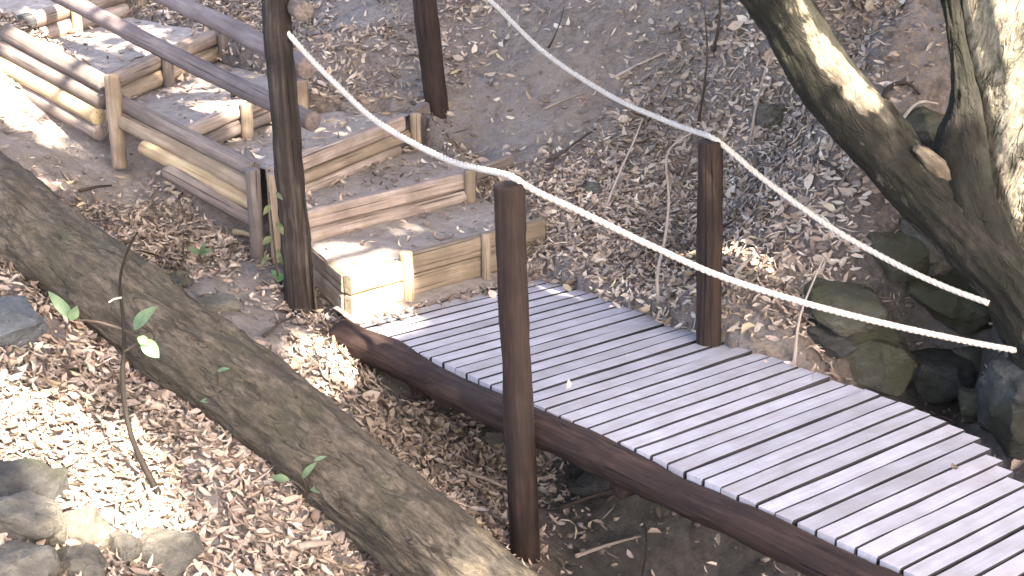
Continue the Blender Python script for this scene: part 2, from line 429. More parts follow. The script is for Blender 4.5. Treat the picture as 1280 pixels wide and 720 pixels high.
# step 1 foot: keep soil below the timbers at the bridge head
def hgt(x, y):
    x = np.atleast_1d(np.asarray(x, float)); y = np.atleast_1d(np.asarray(y, float))
    i = np.clip(np.searchsorted(xs, x)-1, 0, len(xs)-2); j = np.clip(np.searchsorted(ys, y)-1, 0, len(ys)-2)
    tx = (x-xs[i])/(xs[i+1]-xs[i]); ty = (y-ys[j])/(ys[j+1]-ys[j])
    return (Hh[j, i]*(1-tx)+Hh[j, i+1]*tx)*(1-ty)+(Hh[j+1, i]*(1-tx)+Hh[j+1, i+1]*tx)*ty
def hz(p): return float(hgt(p[0], p[1])[0])
def hit(px, py):
    """where a photo pixel's sight line meets the ground"""
    d = ray(px, py).normalized(); t = 3.0; prev = 3.0
    while t < 16:
        p = Vector((0, 0, CAM_H))+d*t
        if p.z < hz(p): break
        prev = t; t += .04
    lo, hi = prev, t
    for _ in range(12):
        m = (lo+hi)/2; p = Vector((0, 0, CAM_H))+d*m
        if p.z < hz(p): hi = m
        else: lo = m
    return Vector((0, 0, CAM_H))+d*hi

nx, ny = len(xs), len(ys)
me = bpy.data.meshes.new("ground")
vv = np.stack([XX, YY, Hh], -1).reshape(-1, 3)
idx = np.arange(nx*ny).reshape(ny, nx)
fq = np.stack([idx[:-1, :-1], idx[:-1, 1:], idx[1:, 1:], idx[1:, :-1]], -1).reshape(-1, 4)
def np_mesh(me, verts, quads):
    me.vertices.add(len(verts)); me.vertices.foreach_set("co", verts.astype(np.float32).ravel())
    k = quads.shape[1]
    me.loops.add(quads.size); me.loops.foreach_set("vertex_index", quads.astype(np.int32).ravel())
    me.polygons.add(len(quads)); me.polygons.foreach_set("loop_start", np.arange(0, quads.size, k, dtype=np.int32))
    me.update(calc_edges=True); me.validate()
np_mesh(me, vv, fq)
ddk = ((XX-O.x)*Pd.x+(YY-O.y)*Pd.y); uuk = ((XX-O.x)*B.x+(YY-O.y)*B.y)
damp_shade = np.clip((-.50-Hh)/.2, 0, 1)*np.clip((XX-.05)/.25, 0, 1)*np.clip(1-np.abs(ddk-.5)/1.6, 0, 1)**.5  # wet bed, also painted darker in the hollow beneath the deck as shade
damp_shade = np.maximum(damp_shade, np.clip(1-np.hypot(XX-2.1, YY-6.25)/.75, 0, 1)*1.3)
damp_shade = np.clip(damp_shade, 0, .92)
at = me.attributes.new("damp_shade", 'FLOAT', 'POINT'); at.data.foreach_set("value", damp_shade.astype(np.float32).ravel())
dust = np.zeros(Hh.shape)
for (px_, py_, r_, a_) in ((150, 215, .45, 1.0), (40, 150, .65, .95), (190, 250, .3, .8), (360, 440, .25, .8), (690, 130, .5, .5), (560, 90, .5, .45), (100, 190, .4, .9), (230, 270, .3, .6), (340, 410, .3, .75), (300, 370, .3, .6), (420, 470, .3, .6), (220, 520, .3, .5), (130, 600, .4, .6), (480, 560, .25, .3), (640, 60, .8, .35), (850, 30, .8, .3), (450, 30, .6, .3)):
    p_ = hit(px_, py_); dust = np.maximum(dust, a_*np.exp(-((XX-p_.x)**2+(YY-p_.y)**2)/r_**2))
dust = np.clip(dust*(1+1.6*nz/.045*.25), 0, .95)
at = me.attributes.new("dust", 'FLOAT', 'POINT'); at.data.foreach_set("value", dust.astype(np.float32).ravel())
ground = tag(link("ground", me, M_ground, smooth=True), kind="structure")

# earth treads of the stairs: the path
pv, pf = [], []
tread_cells = []
for i, q in enumerate(treads):
    a, b, d, c = q; N1, N2 = 26, 16; base = len(pv)
    for u in range(N1+1):
        for k in range(N2+1):
            s, t = u/N1, k/N2
            fr = a.lerp(b, s); bk = c.lerp(d, s)
            p = fr.lerp(bk, t)
            zf = fr.z-.018; zbk = (ZB[i+1]+.02)+(bk.z-(c.z+d.z)/2)*.9
            z = zf*(1-t)+zbk*t+.012*mnoise.fractal(Vector((p.x, p.y, 3))*6, .9, 2.0, 3)
            pv.append((p.x, p.y, z))
    for u in range(N1):
        for k in range(N2):
            x = base+u*(N2+1)+k; pf.append((x, x+N2+1, x+N2+2, x+1))
    tread_cells.append((a, b, d, c, base, N1, N2))
# soil spilled over the head of the deck, at the foot of the first riser
base = len(pv); N1, N2 = 50, 12
ra, rb = R[0]
for u in range(N1+1):
    s = u/N1; f = ra.lerp(rb, s*1.12-.02); wd_ = .10+.07*mnoise.noise(Vector((s*5, 3, 1)))+.05*mnoise.noise(Vector((s*17, 3, 1)))+.05*(1-s)
    for k in range(N2+1):
        t = k/N2; p = Vector((f.x, f.y, 0))+B*(-.06+t*(wd_+.09))
        z = .040*(1-t)**1.3-.004*t-.003+.010*(1-t)*mnoise.fractal(Vector((p.x, p.y, 9))*14, .9, 2.0, 3)
        pv.append((p.x, p.y, z))
for u in range(N1):
    for k in range(N2):
        x = base+u*(N2+1)+k; pf.append((x, x+N2+1, x+N2+2, x+1))
me = mesh(pv, pf)
path = tag(link("path", me, M_path, smooth=True), kind="structure")

# ------------------------------------------------------------------ footbridge
br = thing("footbridge", "narrow plank footbridge of weathered grey boards crossing the gully", "footbridge", dk(0, .6, -.1))
u = 0.0
while u < DECK_L:
    wdt = .081+random.uniform(-.004, .004); gap = random.choice((.006, .008, .010, .012, .015))
    vr = vright(u+wdt/2)+random.uniform(-.009, .009); vl = random.uniform(-.005, .005)
    zz = random.uniform(-.003, .003); sk = random.uniform(-.004, .004)
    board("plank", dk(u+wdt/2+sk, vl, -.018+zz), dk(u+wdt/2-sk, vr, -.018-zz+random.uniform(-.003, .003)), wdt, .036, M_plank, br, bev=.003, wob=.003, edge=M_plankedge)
    u += wdt+gap
pts = [dk(-.06+.47*i, -.046+.010*math.sin(i*1.7), -.074+.008*math.sin(i*2.3)) for i in range(11)]
tube("beam", pts, [.084, .080]+[.073+.006*math.sin(i*1.3) for i in range(9)], M_beam, br, seg=30, ring=.02, rough=.15, nsc=6, ridge=.008, fine=.004)
tube("beam", [dk(-.05, 1.12, -.115), dk(2.0, 1.10, -.115), dk(3.2, .78, -.115), dk(4.5, .74, -.115)], .072, M_beam, br, seg=16, ring=.05, rough=.08)
for uu in (.5, 1.9, 3.3): tube("joist", [dk(uu, .0, -.2), dk(uu, vright(uu)-.1, -.2)], .05, M_beam, br, seg=12, rough=.06)

# ------------------------------------------------------------------ posts
def post(label, foot, top, r, m, group="posts along the bridge and stairs"):
    foot = Vector(foot); top = Vector(top); d = (top-foot).normalized()
    M0 = foot-d*.25
    o = tube("post", [M0, M0.lerp(top, .33), M0.lerp(top, .66), top], [r*1.05, r*1.02, r, r*.98], m, None, seg=30, ring=.02, rough=.09, nsc=6, fine=.003)
    return tag(o, label, "post", group)
pm_f = aty(656, 684, 5.43); pm_t = aty(636, 231, 5.45)
post("dark brown post in front of the bridge edge with white rope laid over its top", pm_f, pm_t, .062, M_post)
pf_f = atz(886, 428, 0); pf_t = aty(888, 177, pf_f.y)
pf_f.z = -.02
post("dark post at the far edge of the bridge deck, standing in dry leaves", pf_f, pf_t, .060, M_post)
pb_f = hit(546, 134); pb_t = aty(519, -95, pb_f.y+.02)
post("brown post standing alone on the leafy bank behind the steps", pb_f, pb_t, .076, M_post)

# handrail: post with three round rails fixed to it
p1f = Vector((-1.095, 7.02, -.03)); p1f = aty(376, 378, 7.04); p1t = aty(339, -60, 7.04)
hr = thing("handrail", "rustic handrail of round poles on a tall dark post beside the steps", "handrail", p1f)
dd = (p1t-p1f)
tube("post", [p1f-dd*.12, p1f+dd*.3, p1f+dd*.65, p1t], [.080, .075, .072, .066], M_oldpost, hr, seg=34, ring=.02, rough=.12, nsc=6, ridge=.010, fine=.004)
a = aty(391, 152, 7.20); b = aty(85, 0, 9.2); tube("rail", [a, a.lerp(b, .5)+Vector((0, 0, -.015)), b, b+(b-a)*.7], [.05, .052, .052, .05], M_rail, hr, seg=18, ring=.04, rough=.05)
a = aty(384, 86, 7.22); b = aty(215, 0, 8.5); tube("rail", [a, a.lerp(b, .5)+Vector((0, 0, .01)), b, b+(b-a)*1.2], [.056, .054, .053, .05], M_rail, hr, seg=18, ring=.04, rough=.06)
a = aty(380, 14, 6.97); b = aty(300, -28, 7.75); tube("rail", [a, b, b+(b-a)*1.5], [.05, .05, .05], M_grey, hr, seg=18, ring=.04, rough=.07)

# ------------------------------------------------------------------ ropes
def rope(name, label, pts, r=.0145, frayed=None):
    pts = [Vector(p) for p in pts]
    # dense catmull-rom
    def cr(p0, p1, p2, p3, t): return 0.5*((2*p1)+(p2-p0)*t+(2*p0-5*p1+4*p2-p3)*t*t+(3*p1-p0-3*p2+p3)*t**3)
    P = []
    for i in range(len(pts)-1):
        p0, p1, p2, p3 = pts[max(0, i-1)], pts[i], pts[i+1], pts[min(len(pts)-1, i+2)]
        n = max(2, int((p2-p1).length/.012))
        P += [cr(p0, p1, p2, p3, k/n) for k in range(n)]
    P.append(pts[-1]); base = P[0]
    V = []; Fc = []; S = 8; ph = 0.0; prev = None
    for s3 in range(3):
        ph = s3*2*math.pi/3; st = len(V)
        for k, c in enumerate(P):
            d = (P[min(len(P)-1, k+1)]-P[max(0, k-1)]).normalized()
            if k: ph += (P[k]-P[k-1]).length*2*math.pi/.085
            a = Vector((0, 0, 1)); a = (a-d*a.dot(d)).normalized(); b = d.cross(a)
            cc = c+(a*math.cos(ph)+b*math.sin(ph))*r*.38-base
            for j in range(S):
                th = 2*math.pi*j/S; V.append(cc+(a*math.cos(th)+b*math.sin(th))*r*.64)
        for k in range(len(P)-1):
            for j in range(S):
                j2 = (j+1) % S; Fc.append((st+k*S+j, st+(k+1)*S+j, st+(k+1)*S+j2, st+k*S+j2))
        Fc.append(tuple(st+j for j in range(S))); Fc.append(tuple(st+(len(P)-1)*S+j for j in range(S))[::-1])
    o = link(name, mesh(V, Fc), M_rope, None, Matrix.Translation(base), smooth=True)
    return tag(o, label, "rope", "handrail ropes of the bridge")
def ropepts(px, ctrl_y):
    X = [c[0] for c in ctrl_y]; Y = [c[1] for c in ctrl_y]
    return [aty(x, y, float(np.interp(x, X, Y))) for x, y in px]
rope("rope", "nearer white rope sagging from the handrail post over the front bridge post",
     ropepts([(352, 32), (363, 45), (390, 75), (420, 105), (460, 143), (500, 170), (560, 200), (600, 211), (622, 216), (640, 221), (656, 231), (680, 244), (720, 262), (820, 310), (900, 345), (1000, 377), (1100, 403), (1200, 425), (1269, 438)],
             [(345, 7.02), (370, 6.99), (640, 5.45), (660, 5.44), (1270, 5.73)]))
rope("rope", "farther white rope coming down from the back bank past the far bridge post",
     ropepts([(524, -62), (560, -38), (612, 0), (680, 65), (760, 118), (830, 150), (868, 164), (890, 172), (912, 188), (960, 228), (1040, 285), (1120, 330), (1180, 358), (1236, 379)],
             [(524, pb_f.y), (888, pf_f.y), (1236, 5.75)]))

# ------------------------------------------------------------------ staircase
st = thing("staircase", "rustic timber edged earth steps climbing the bank from the bridge", "steps", R[0][0])
def lerp(a, b, t): return a.lerp(b, t)
def along(i, s, dz, out=0.0):
    a, b = R[i]; d = (b-a); n = Vector((d.y, -d.x, 0)).normalized()
    p = a.lerp(b, s); return Vector((p.x, p.y, p.z+dz))+n*out
def stake(p_top, p_bot, r, m):
    p_top = Vector(p_top); p_bot = Vector(p_bot)
    tube("stake", [p_bot-(p_top-p_bot).normalized()*.12, p_top], [r*.95, r*1.03], m, st, seg=16, ring=.03, rough=.08)
# step 1: two boards high, a short pale box end at the left corner, side boards
Bz = -.055
board("riser_board", along(0, .005, Bz, .03), along(0, .245, Bz, .03), .06, .105, M_pale, st, bev=.01)
board("riser_board", along(0, .005, Bz-.113, .03), along(0, .245, Bz-.113, .03), .06, .105, M_pale, st, bev=.01)
board("riser_board", along(0, .30, Bz+.01), along(0, 1.0, Bz+.01), .06, .115, M_step, st, bev=.01)
board("riser_board", along(0, .30, Bz-.108), along(0, 1.0, Bz-.108), .055, .112, M_step, st, bev=.01)
stake(along(0, .272, .035, .035), along(0, .277, -.225, .04), .034, M_pale)
stake(along(0, .66, .03, .055), along(0, .66, -.225, .055), .026, M_step)
sd = (R[1][0]-R[0][0]); sd.z = 0; sdn = sd.normalized()
for dz in (Bz, Bz-.113):
    a = R[0][0]+Vector((0, 0, dz-.004))+sdn*.012+Vector((.018, .008, 0)); board("side_board", a, a+sdn*.55, .05, .105, M_step, st, bev=.01)
# step 2
board("riser_board", along(1, -.02, -.05), along(1, .97, -.05), .07, .10, M_steplog, st, bev=.014)
tube("riser_log", [along(1, .0, -.145, .02), along(1, .95, -.14, .02)], .043, M_steplog, st, seg=18, ring=.04)
stake(along(1, .93, .02, .06), along(1, .93, -.18, .06), .035, M_step)
board("riser_board", along(1, 1.0, -.03), along(1, 1.25, .0), .06, .08, M_grey, st, bev=.012)
# step 3
board("riser_board", along(2, .0, -.05), along(2, .9, -.05), .07, .095, M_steplog, st, bev=.014)
tube("riser_log", [along(2, .02, -.135, .02), along(2, .92, -.13, .02)], .036, M_step, st, seg=18, ring=.04)
tube("riser_log", [along(2, .02, -.205, .02), along(2, .85, -.205, .02)], .036, M_steplog, st, seg=18, ring=.04)
stake(along(2, .95, .0, .06), along(2, .95, -.22, .06), .035, M_step)
board("riser_board", along(2, .98, -.03), along(2, 1.10, -.01), .06, .08, M_grey, st, bev=.012)
# steps 4 to 6: pairs of round logs with stakes
def logstep(i, s0, s1, r, stakes, mats=(M_steplog, M_grey), n=2):
    for k in range(n):
        tube("riser_log", [along(i, s0+.02*k, -r-k*2*r, .01*k), along(i, (s0+s1)/2, -r-k*2*r+.008, .01*k), along(i, s1, -r-k*2*r, .01*k)], [r*.98, r*1.03, r], mats[k], st, seg=18, ring=.04, rough=.07)
    for s, m in stakes: stake(along(i, s, .02, r*1.7), along(i, s, -r*4.4, r*1.7), .037, m)
logstep(3, .0, 1.0, .045, [(.42, M_step), (.93, M_step)])
logstep(4, .0, 1.0, .055, [(.40, M_grey), (1.0, M_grey)], (M_steplog, M_step))
logstep(5, -.05, 1.0, .058, [(.45, M_pale), (1.05, M_step)], (M_steplog, M_steplog), 3) if False else logstep(5, .02, 1.0, .058, [(.45, M_pale), (1.08, M_step)], (M_steplog, M_steplog))
logstep(6, 0, 1.0, .058, [(.5, M_step)])
tube("riser_log", [along(5, -.16, -.05, .03), along(5, .10, -.05, .03)], .066, M_char, st, seg=18, ring=.03, rough=.1)
tube("riser_log", [along(5, -.08, -.17, .03), along(5, .16, -.17, .03)], .066, M_char, st, seg=18, ring=.03, rough=.1)
# side logs on the left of the flight
def side(pa, pb, r, m, sag=0): 
    tube("side_log", [pa, Vector(pa).lerp(Vector(pb), .5)+Vector((0, 0, sag)), pb], [r*.95, r*1.02, r], m, st, seg=18, ring=.04, rough=.06)
LA = atz(150, 127, .85); LB = atz(316, 213, .58)
side(LA+Vector((-.02, .02, 0)), LB, .048, M_grey)
dn = Vector((0, 0, -.087)); out = Vector((-.026, -.019, 0))
side(LA+dn+out+Vector((-.03, .03, 0)), LB+dn+out+Vector((.04, -.045, 0)), .049, M_step)
side(LA+dn*2+out*2+Vector((.25, -.28, -.03)), LB+dn*2+out*1.5+Vector((.05, -.05, .0)), .046, M_pale)
side(LA+dn*3+out*2+Vector((.42, -.47, -.04)), LB+dn*3+out*1.5+Vector((.05, -.05, .0)), .046, M_grey)
UA = atz(8, 40, 1.16); UB = atz(134, 107, .93)
side(UA, UB, .056, M_grey)
side(UA+dn*1.1+out, UB+dn*1.1+out, .050, M_grey)
side(UA+dn*2.15+out*2, UB+dn*2.1+out*2, .050, M_pale)
side(UA+dn*3.2+out*2, UB+dn*3.2+out*2, .050, M_grey)
stake(UB+Vector((.07, -.13, .08)), UB+Vector((.07, -.13, -.34)), .046, M_step)
stake(LB+Vector((.02, -.11, .03)), LB+Vector((.02, -.11, -.40)), .040, M_grey)
stake(LB+Vector((.12, -.09, .0)), LB+Vector((.12, -.09, -.38)), .030, M_step)
tube("side_log", [UA+Vector((-.1, -.1, .14)), UA+Vector((-.25, .2, .20))], .085, M_step, st, seg=18, ring=.03, rough=.1)

# ------------------------------------------------------------------ fallen log
fl = thing("fallen_log", "large fallen tree trunk with brown bark lying down the near bank", "fallen log", (-1.17, 5.67, -.08))
LP = [(-4.0, 7.75, 1.23), (-3.3, 7.24, .95), (-2.64, 6.75, .69), (-2.0, 6.28, .42), (-1.17, 5.66, .075), (-.68, 5.27, -.145), (-.20, 4.88, -.375), (.1, 4.63, -.52), (.5, 4.31, -.71)]
lg = tube("bark_trunk", LP, [.225, .225, .215, .203, .188, .181, .175, .170, .165], M_logbark, fl, seg=96, ring=.012, rough=.075, nsc=5, ridge=.028, fine=.0075)

Mw = np.array(WM[lg]); nv = len(lg.data.vertices); co = np.empty(nv*3, np.float32); lg.data.vertices.foreach_get("co", co); co = co.reshape(-1, 3) @ Mw[:3, :3].T+Mw[:3, 3]
bv = np.zeros(nv)
for p, rr, a in ((Vector((.12, 4.58, -.36)), .36, 1.0), (Vector((-.08, 4.74, -.26)), .24, .8), (Vector((-.30, 4.85, -.30)), .16, .5), (Vector((.4, 4.35, -.5)), .4, 1.0)): bv = np.maximum(bv, a*np.exp(-((co-np.array(p))**2).sum(1)/rr**2))
lg.data.attributes.new("bare", 'FLOAT', 'POINT').data.foreach_set("value", bv.astype(np.float32))
# ------------------------------------------------------------------ forked tree
tr = thing("forked_tree", "big forked tree with dark leaning limb and pale barked stem at right", "tree", (2.35, 5.75, -.2))
tb = [aty(1400, 600, 5.70), aty(1345, 500, 5.75), aty(1312, 432, 5.8), aty(1272, 372, 5.84), aty(1226, 314, 5.87), aty(1142, 228, 5.92), aty(1090, 168, 5.95), aty(1032, 100, 6.02), aty(968, -4, 6.1), aty(860, -140, 6.2), aty(700, -430, 6.3)]
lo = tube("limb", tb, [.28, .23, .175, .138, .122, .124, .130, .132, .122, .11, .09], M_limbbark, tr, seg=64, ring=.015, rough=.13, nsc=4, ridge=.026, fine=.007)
bpts = [aty(x, y, 5.9) for x, y in ((1006, 8), (1022, 35), (1035, 55), (1048, 72), (1060, 92), (1070, 108), (1082, 128), (1046, 95), (1030, 75), (1062, 120))]
Mw = np.array(WM[lo]); nv = len(lo.data.vertices); co = np.empty(nv*3, np.float32); lo.data.vertices.foreach_get("co", co); co = co.reshape(-1, 3) @ Mw[:3, :3].T+Mw[:3, 3]
bv = np.zeros(nv)
for k, p in enumerate(bpts): bv = np.maximum(bv, np.exp(-((co-np.array(p))**2).sum(1)/(.075 if k < 7 else .05)**2)*(1 if k < 7 else .75))
lo.data.attributes.new("bare", 'FLOAT', 'POINT').data.foreach_set("value", bv.astype(np.float32))
ts = [aty(1372, 560, 5.95), aty(1330, 420, 6.0), aty(1305, 300, 6.05), aty(1285, 200, 6.1), aty(1272, 100, 6.12), aty(1268, 0, 6.12), aty(1276, -120, 6.15), aty(1300, -260, 6.2), V3(3.0, 6.1, 4.0), V3(3.7, 5.4, 4.9), V3(4.4, 4.4, 5.9)]
tube("stem", ts, [.30, .26, .235, .235, .255, .265, .26, .23, .18, .14, .09], M_palebark, tr, seg=64, ring=.02, rough=.10, nsc=4, ridge=.035, fine=.008)
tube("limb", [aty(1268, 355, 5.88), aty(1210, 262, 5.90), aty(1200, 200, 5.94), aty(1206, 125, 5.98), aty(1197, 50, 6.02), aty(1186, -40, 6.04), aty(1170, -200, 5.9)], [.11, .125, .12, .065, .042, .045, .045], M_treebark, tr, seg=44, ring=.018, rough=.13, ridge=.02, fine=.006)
tube("broken_stub", [aty(1185, 232, 5.90), aty(1164, 203, 5.845), aty(1144, 186, 5.80)], [.052, .040, .018], M_stub, tr, seg=22, ring=.010, rough=.34, nsc=14, fine=.006)
for q in (((.35, 6.3, 3.4), (0.2, 5.0, 5.2), (.6, 3.5, 6.3)), ((3.9, 5.0, 5.05), (3.6, 3.0, 6.0), (2.6, 1.2, 6.5)), ((4.1, 4.7, 5.4), (5.6, 3.0, 6.3), (6.8, 1.0, 6.6)), ((3.7, 5.2, 4.8), (4.8, 6.0, 6.0), (5.5, 6.8, 6.4))):
    tube("branch", [Vector(p) for p in q], [.08, .06, .03], M_treebark, tr, seg=12, ring=.1, rough=.08)

# unseen leaves added overhead to shade the gully, gaps cut for chosen sun spots
SUNSPOTS = []          # (point, radius, openness)
def spot(px, py, z, r, op=1.0): SUNSPOTS.append((atz(px, py, z), r, op))
spot(75, 565, .06, .24); spot(115, 600, .04, .25); spot(155, 630, .03, .15); spot(60, 530, .1, .12, .9); spot(95, 585, .05, .24, .97)
spot(450, 315, .24, .12); spot(430, 330, .22, .11); spot(455, 365, .1, .11); spot(475, 400, .0, .13, .9); spot(425, 440, -.05, .13, .95); spot(400, 470, -.08, .08, .8); spot(495, 345, .15, .07, .8)
spot(10, 110, .87, .30); spot(50, 140, .75, .16, .85); spot(60, 22, 1.1, .18); spot(70, 50, 1.06, .16, .95); spot(25, 75, 1.0, .12, .9); spot(60, 88, .95, .10, .95); spot(115, 110, .9, .08, .9)
spot(150, 45, 1.0, .30, .75); spot(215, 62, .98, .24, .7); spot(290, 132, .78, .16, .75); spot(260, 110, .82, .24, .5); spot(420, 178, .62, .14, .45); spot(375, 150, .66, .14, .6); spot(100, 75, 1.0, .15, .8)
spot(530, 265, .3, .2, .2); spot(645, 705, -.3, .16, .35)
SUNSPOTS += [(aty(1052, 72, 5.92), .07, 1.0), (aty(1075, 110, 5.92), .06, 1.0), (aty(1030, 40, 5.92), .07, .95), (aty(1100, 150, 5.9), .06, .6), (aty(1010, 5, 5.98), .08, .7), (aty(1255, 60, 5.88), .15, .85), (aty(1262, 130, 5.88), .12, .85), (aty(1266, 262, 6.0), .12, .95), (aty(1276, 320, 5.95), .1, .9), (aty(1240, 10, 5.9), .10, .8), (aty(1275, 190, 5.86), .07, .5)]
for q in ((40, 165, .75), (120, 200, .5), (190, 250, .33), (270, 330, .15), (350, 410, .02), (420, 500, -.12), (30, 210, .65)): spot(*q, .32, .05)
for q in ((80, 470, .2), (300, 600, -.15), (400, 690, -.4), (200, 560, 0)): spot(*q, .3, .004)
for q in ((760, 300, .2), (850, 250, .35), (950, 230, .6), (900, 120, .8), (450, 60, 1.0)): spot(*q, .35, .012)
spot(60, 500, .15, .2, .2); spot(960, 140, .85, .2, .1)

def leaf_cloud(cent, size, aspect, rnd, flat=.5):
    """verts/quads for rhombic leaves around given centres"""
    n = len(cent)
    ax = rnd.normal(size=(n, 3)); ax[:, 2] *= flat; ax /= np.linalg.norm(ax, axis=1)[:, None]
    nn = rnd.normal(size=(n, 3))*.6+np.array([0, 0, 1.0]); sd = np.cross(nn, ax); sd /= np.linalg.norm(sd, axis=1)[:, None]
    s = size[:, None]
    v = np.stack([cent-ax*s, cent+sd*s*aspect, cent+ax*s, cent-sd*s*aspect], 1).reshape(-1, 3)
    return v, np.arange(4*n).reshape(n, 4)
S = np.array(SUN)
N = 130000
gx = rng.uniform(-6.0, 4.6, N); gy = rng.uniform(2.6, 14.0, N); gz = np.interp(gy, [3, 14], [0, 1.8])
zc = rng.uniform(5.6, 7.4, N)+.5*np.sin(gx*1.1)*np.cos(gy*.9)
t_ = (zc-gz)/S[2]
cent = np.stack([gx+S[0]*t_, gy+S[1]*t_, zc], 1)
size = rng.uniform(.07, .14, N)
keep = np.ones(N, bool)
for (p, r, op) in SUNSPOTS:
    wv = cent-np.array(p); al = wv@S; perp = wv-al[:, None]*S; d = np.linalg.norm(perp, axis=1)
    ang = np.arctan2(perp[:, 2], perp[:, 0]); rr = r*(1+.25*np.sin(ang*3+p.x*7)+.15*np.sin(ang*5+p.y*9))
    inside = d < rr+size*.75
    keep &= ~(inside & (rng.random(N) < (op**.35 if op < 1 else 1.0)))
cent, size = cent[keep], size[keep]
v, q = leaf_cloud(cent, size, .5, rng)
me = bpy.data.meshes.new("shade_crown"); base = np.array(WM[tr].translation); np_mesh(me, v-base, q)
link("shade_crown", me, M_canopy, tr, Matrix.Translation(WM[tr].translation))

# ------------------------------------------------------------------ rocks
def rock(label, px, py, wpx, hpx, m, sink=.50, depth=1.0, tilt=0.0, seed=0, group="rocks on the banks", name="rock", dy=0.0):
    c = hit(px, py); dist = (c-Vector((0, 0, CAM_H))).length
    c.y += dy
    sx = wpx/F_PX*dist/2; sz = hpx/F_PX*dist/2; sy = sx*depth
    rd = random.Random(seed*13+5)
    bm = bmesh.new()
    for _ in range(19):
        d = Vector((rd.gauss(0, 1), rd.gauss(0, 1), rd.gauss(0, 1))).normalized()
        d = Vector([math.copysign(abs(k)**.85, k) for k in d]); 
        bm.verts.new((d.x*sx*1.1, d.y*sy*1.1, d.z*sz*1.15))
    bmesh.ops.convex_hull(bm, input=bm.verts[:])
    for vx in [vx for vx in bm.verts if not vx.link_faces]: bm.verts.remove(vx)
    bmesh.ops.bevel(bm, geom=bm.edges[:], offset=min(sx, sz)*.06, segments=1, affect='EDGES', clamp_overlap=True)
    bmesh.ops.triangulate(bm, faces=bm.faces[:])
    mx = max(sx, sy, sz)
    for _ in range(3):
        es = [e for e in bm.edges if e.calc_length() > mx*.11]
        if es: bmesh.ops.subdivide_edges(bm, edges=es, cuts=1); bmesh.ops.triangulate(bm, faces=bm.faces[:])
    bm.normal_update()
    o3 = Vector((seed*3.1, seed*1.7, 0))
    for vx in bm.verts:
        vx.co += vx.normal*mx*(.09*mnoise.fractal(vx.co/mx*2.0+o3, .8, 2.1, 4))
        vx.co.z += mx*.03*math.sin(vx.co.z/mx*14+seed)
    me = bpy.data.meshes.new(name); bm.to_mesh(me); bm.free()
    M = Matrix.Translation(c+Vector((0, 0, sz*(1-2*sink)))) @ Matrix.Rotation(tilt, 4, 'Y') @ Matrix.Rotation(rd.uniform(-.4, .4), 4, 'Z')
    o = link(name, me, m, None, M, smooth=True)
    me.set_sharp_from_angle(angle=math.radians(28))
    return tag(o, label, "rock", group)
GL = "stones in the lower left corner"; GR = "rocks beside the bridge under the tree"
rock("dark low rock at the left edge beside the sunlit patch", 15, 612, 120, 60, M_rockdark, seed=1, group=GL)
rock("grey stone at the left edge below the dark low rock", 22, 660, 100, 70, M_rock, seed=2, group=GL)
rock("small upright grey stone just under the sunlit patch", 108, 668, 62, 60, M_rock, seed=3, group=GL)
rock("pale flat slab of stone right of the small upright stone", 200, 690, 90, 44, M_rock, seed=4, group=GL)
rock("pale stone in the bottom left corner of the picture", 20, 712, 90, 50, M_rock, seed=5, group=GL)
rock("low grey stone at the bottom edge left of the pale slab", 90, 712, 80, 40, M_rock, seed=6, group=GL)
rock("grey wedge of stone between the upright stone and the pale slab", 150, 688, 50, 40, M_rock, seed=7, group=GL)
rock("bluish grey boulder wedged against the fallen log at the left edge", 10, 400, 90, 70, M_rockblue, seed=8, group="rocks along the fallen log", dy=-.05)
rock("brown clod of stone behind the fallen log", 216, 352, 44, 26, M_rockmoss, seed=9, group="rocks along the fallen log")
rock("flat grey stone half buried on the path behind the log", 270, 384, 60, 26, M_rock, seed=10, group="rocks along the fallen log")
rock("broad tilted grey ledge of rock beside the bridge", 1078, 388, 150, 62, M_rockmoss, seed=11, depth=.8, tilt=.22, group=GR)
rock("angular grey rock below the farther rope end", 1190, 372, 110, 60, M_rockmoss, seed=12, tilt=.3, group=GR)
rock("blocky grey rock right behind the tilted ledge", 1120, 318, 90, 54, M_rockmoss, seed=13, tilt=.25, group=GR)
rock("rough grey boulder against the foot of the leaning limb", 1165, 300, 90, 80, M_rock, seed=14, group=GR)
rock("mossy green stone low beside the deck edge", 1075, 455, 130, 64, M_rockmoss, seed=15, group=GR)
rock("dark mossy stone between the nearer rope and the deck", 1165, 462, 110, 56, M_rockdark, seed=16, group=GR)
rock("rounded grey stone just below the nearer rope near its end", 1212, 452, 50, 34, M_rockmoss, seed=17, group=GR)
rock("small dark rock under the tilted ledge", 1035, 420, 70, 50, M_rockdark, seed=18, group=GR)
rock("large dark boulder at the right edge by the end of the deck", 1285, 525, 110, 120, M_rockdark, seed=19, group=GR, sink=.3)
rock("small mossy stone above the deck edge left of the dark boulder", 1225, 505, 60, 36, M_rockmoss, seed=20, group=GR)
GB = "stones on the back bank"
rock("pinkish brown stone lying on the leafy back bank", 962, 142, 42, 34, M_rock, seed=21, group=GB)
rock("small grey stone on the bank between the two ropes", 742, 238, 24, 22, M_rock, seed=23, group=GB)
rock("mossy lump by the roots between the tree limbs", 1150, 160, 80, 44, M_rockmoss, seed=24, group=GB)
rock("wet dark stone in the gully below the bridge beam", 740, 600, 70, 44, M_rockdark, seed=26, group="stones in the gully")
rock("pale chip of stone in the gully left of the front post", 616, 549, 36, 18, M_rock, seed=27, sink=.2, group="stones in the gully")

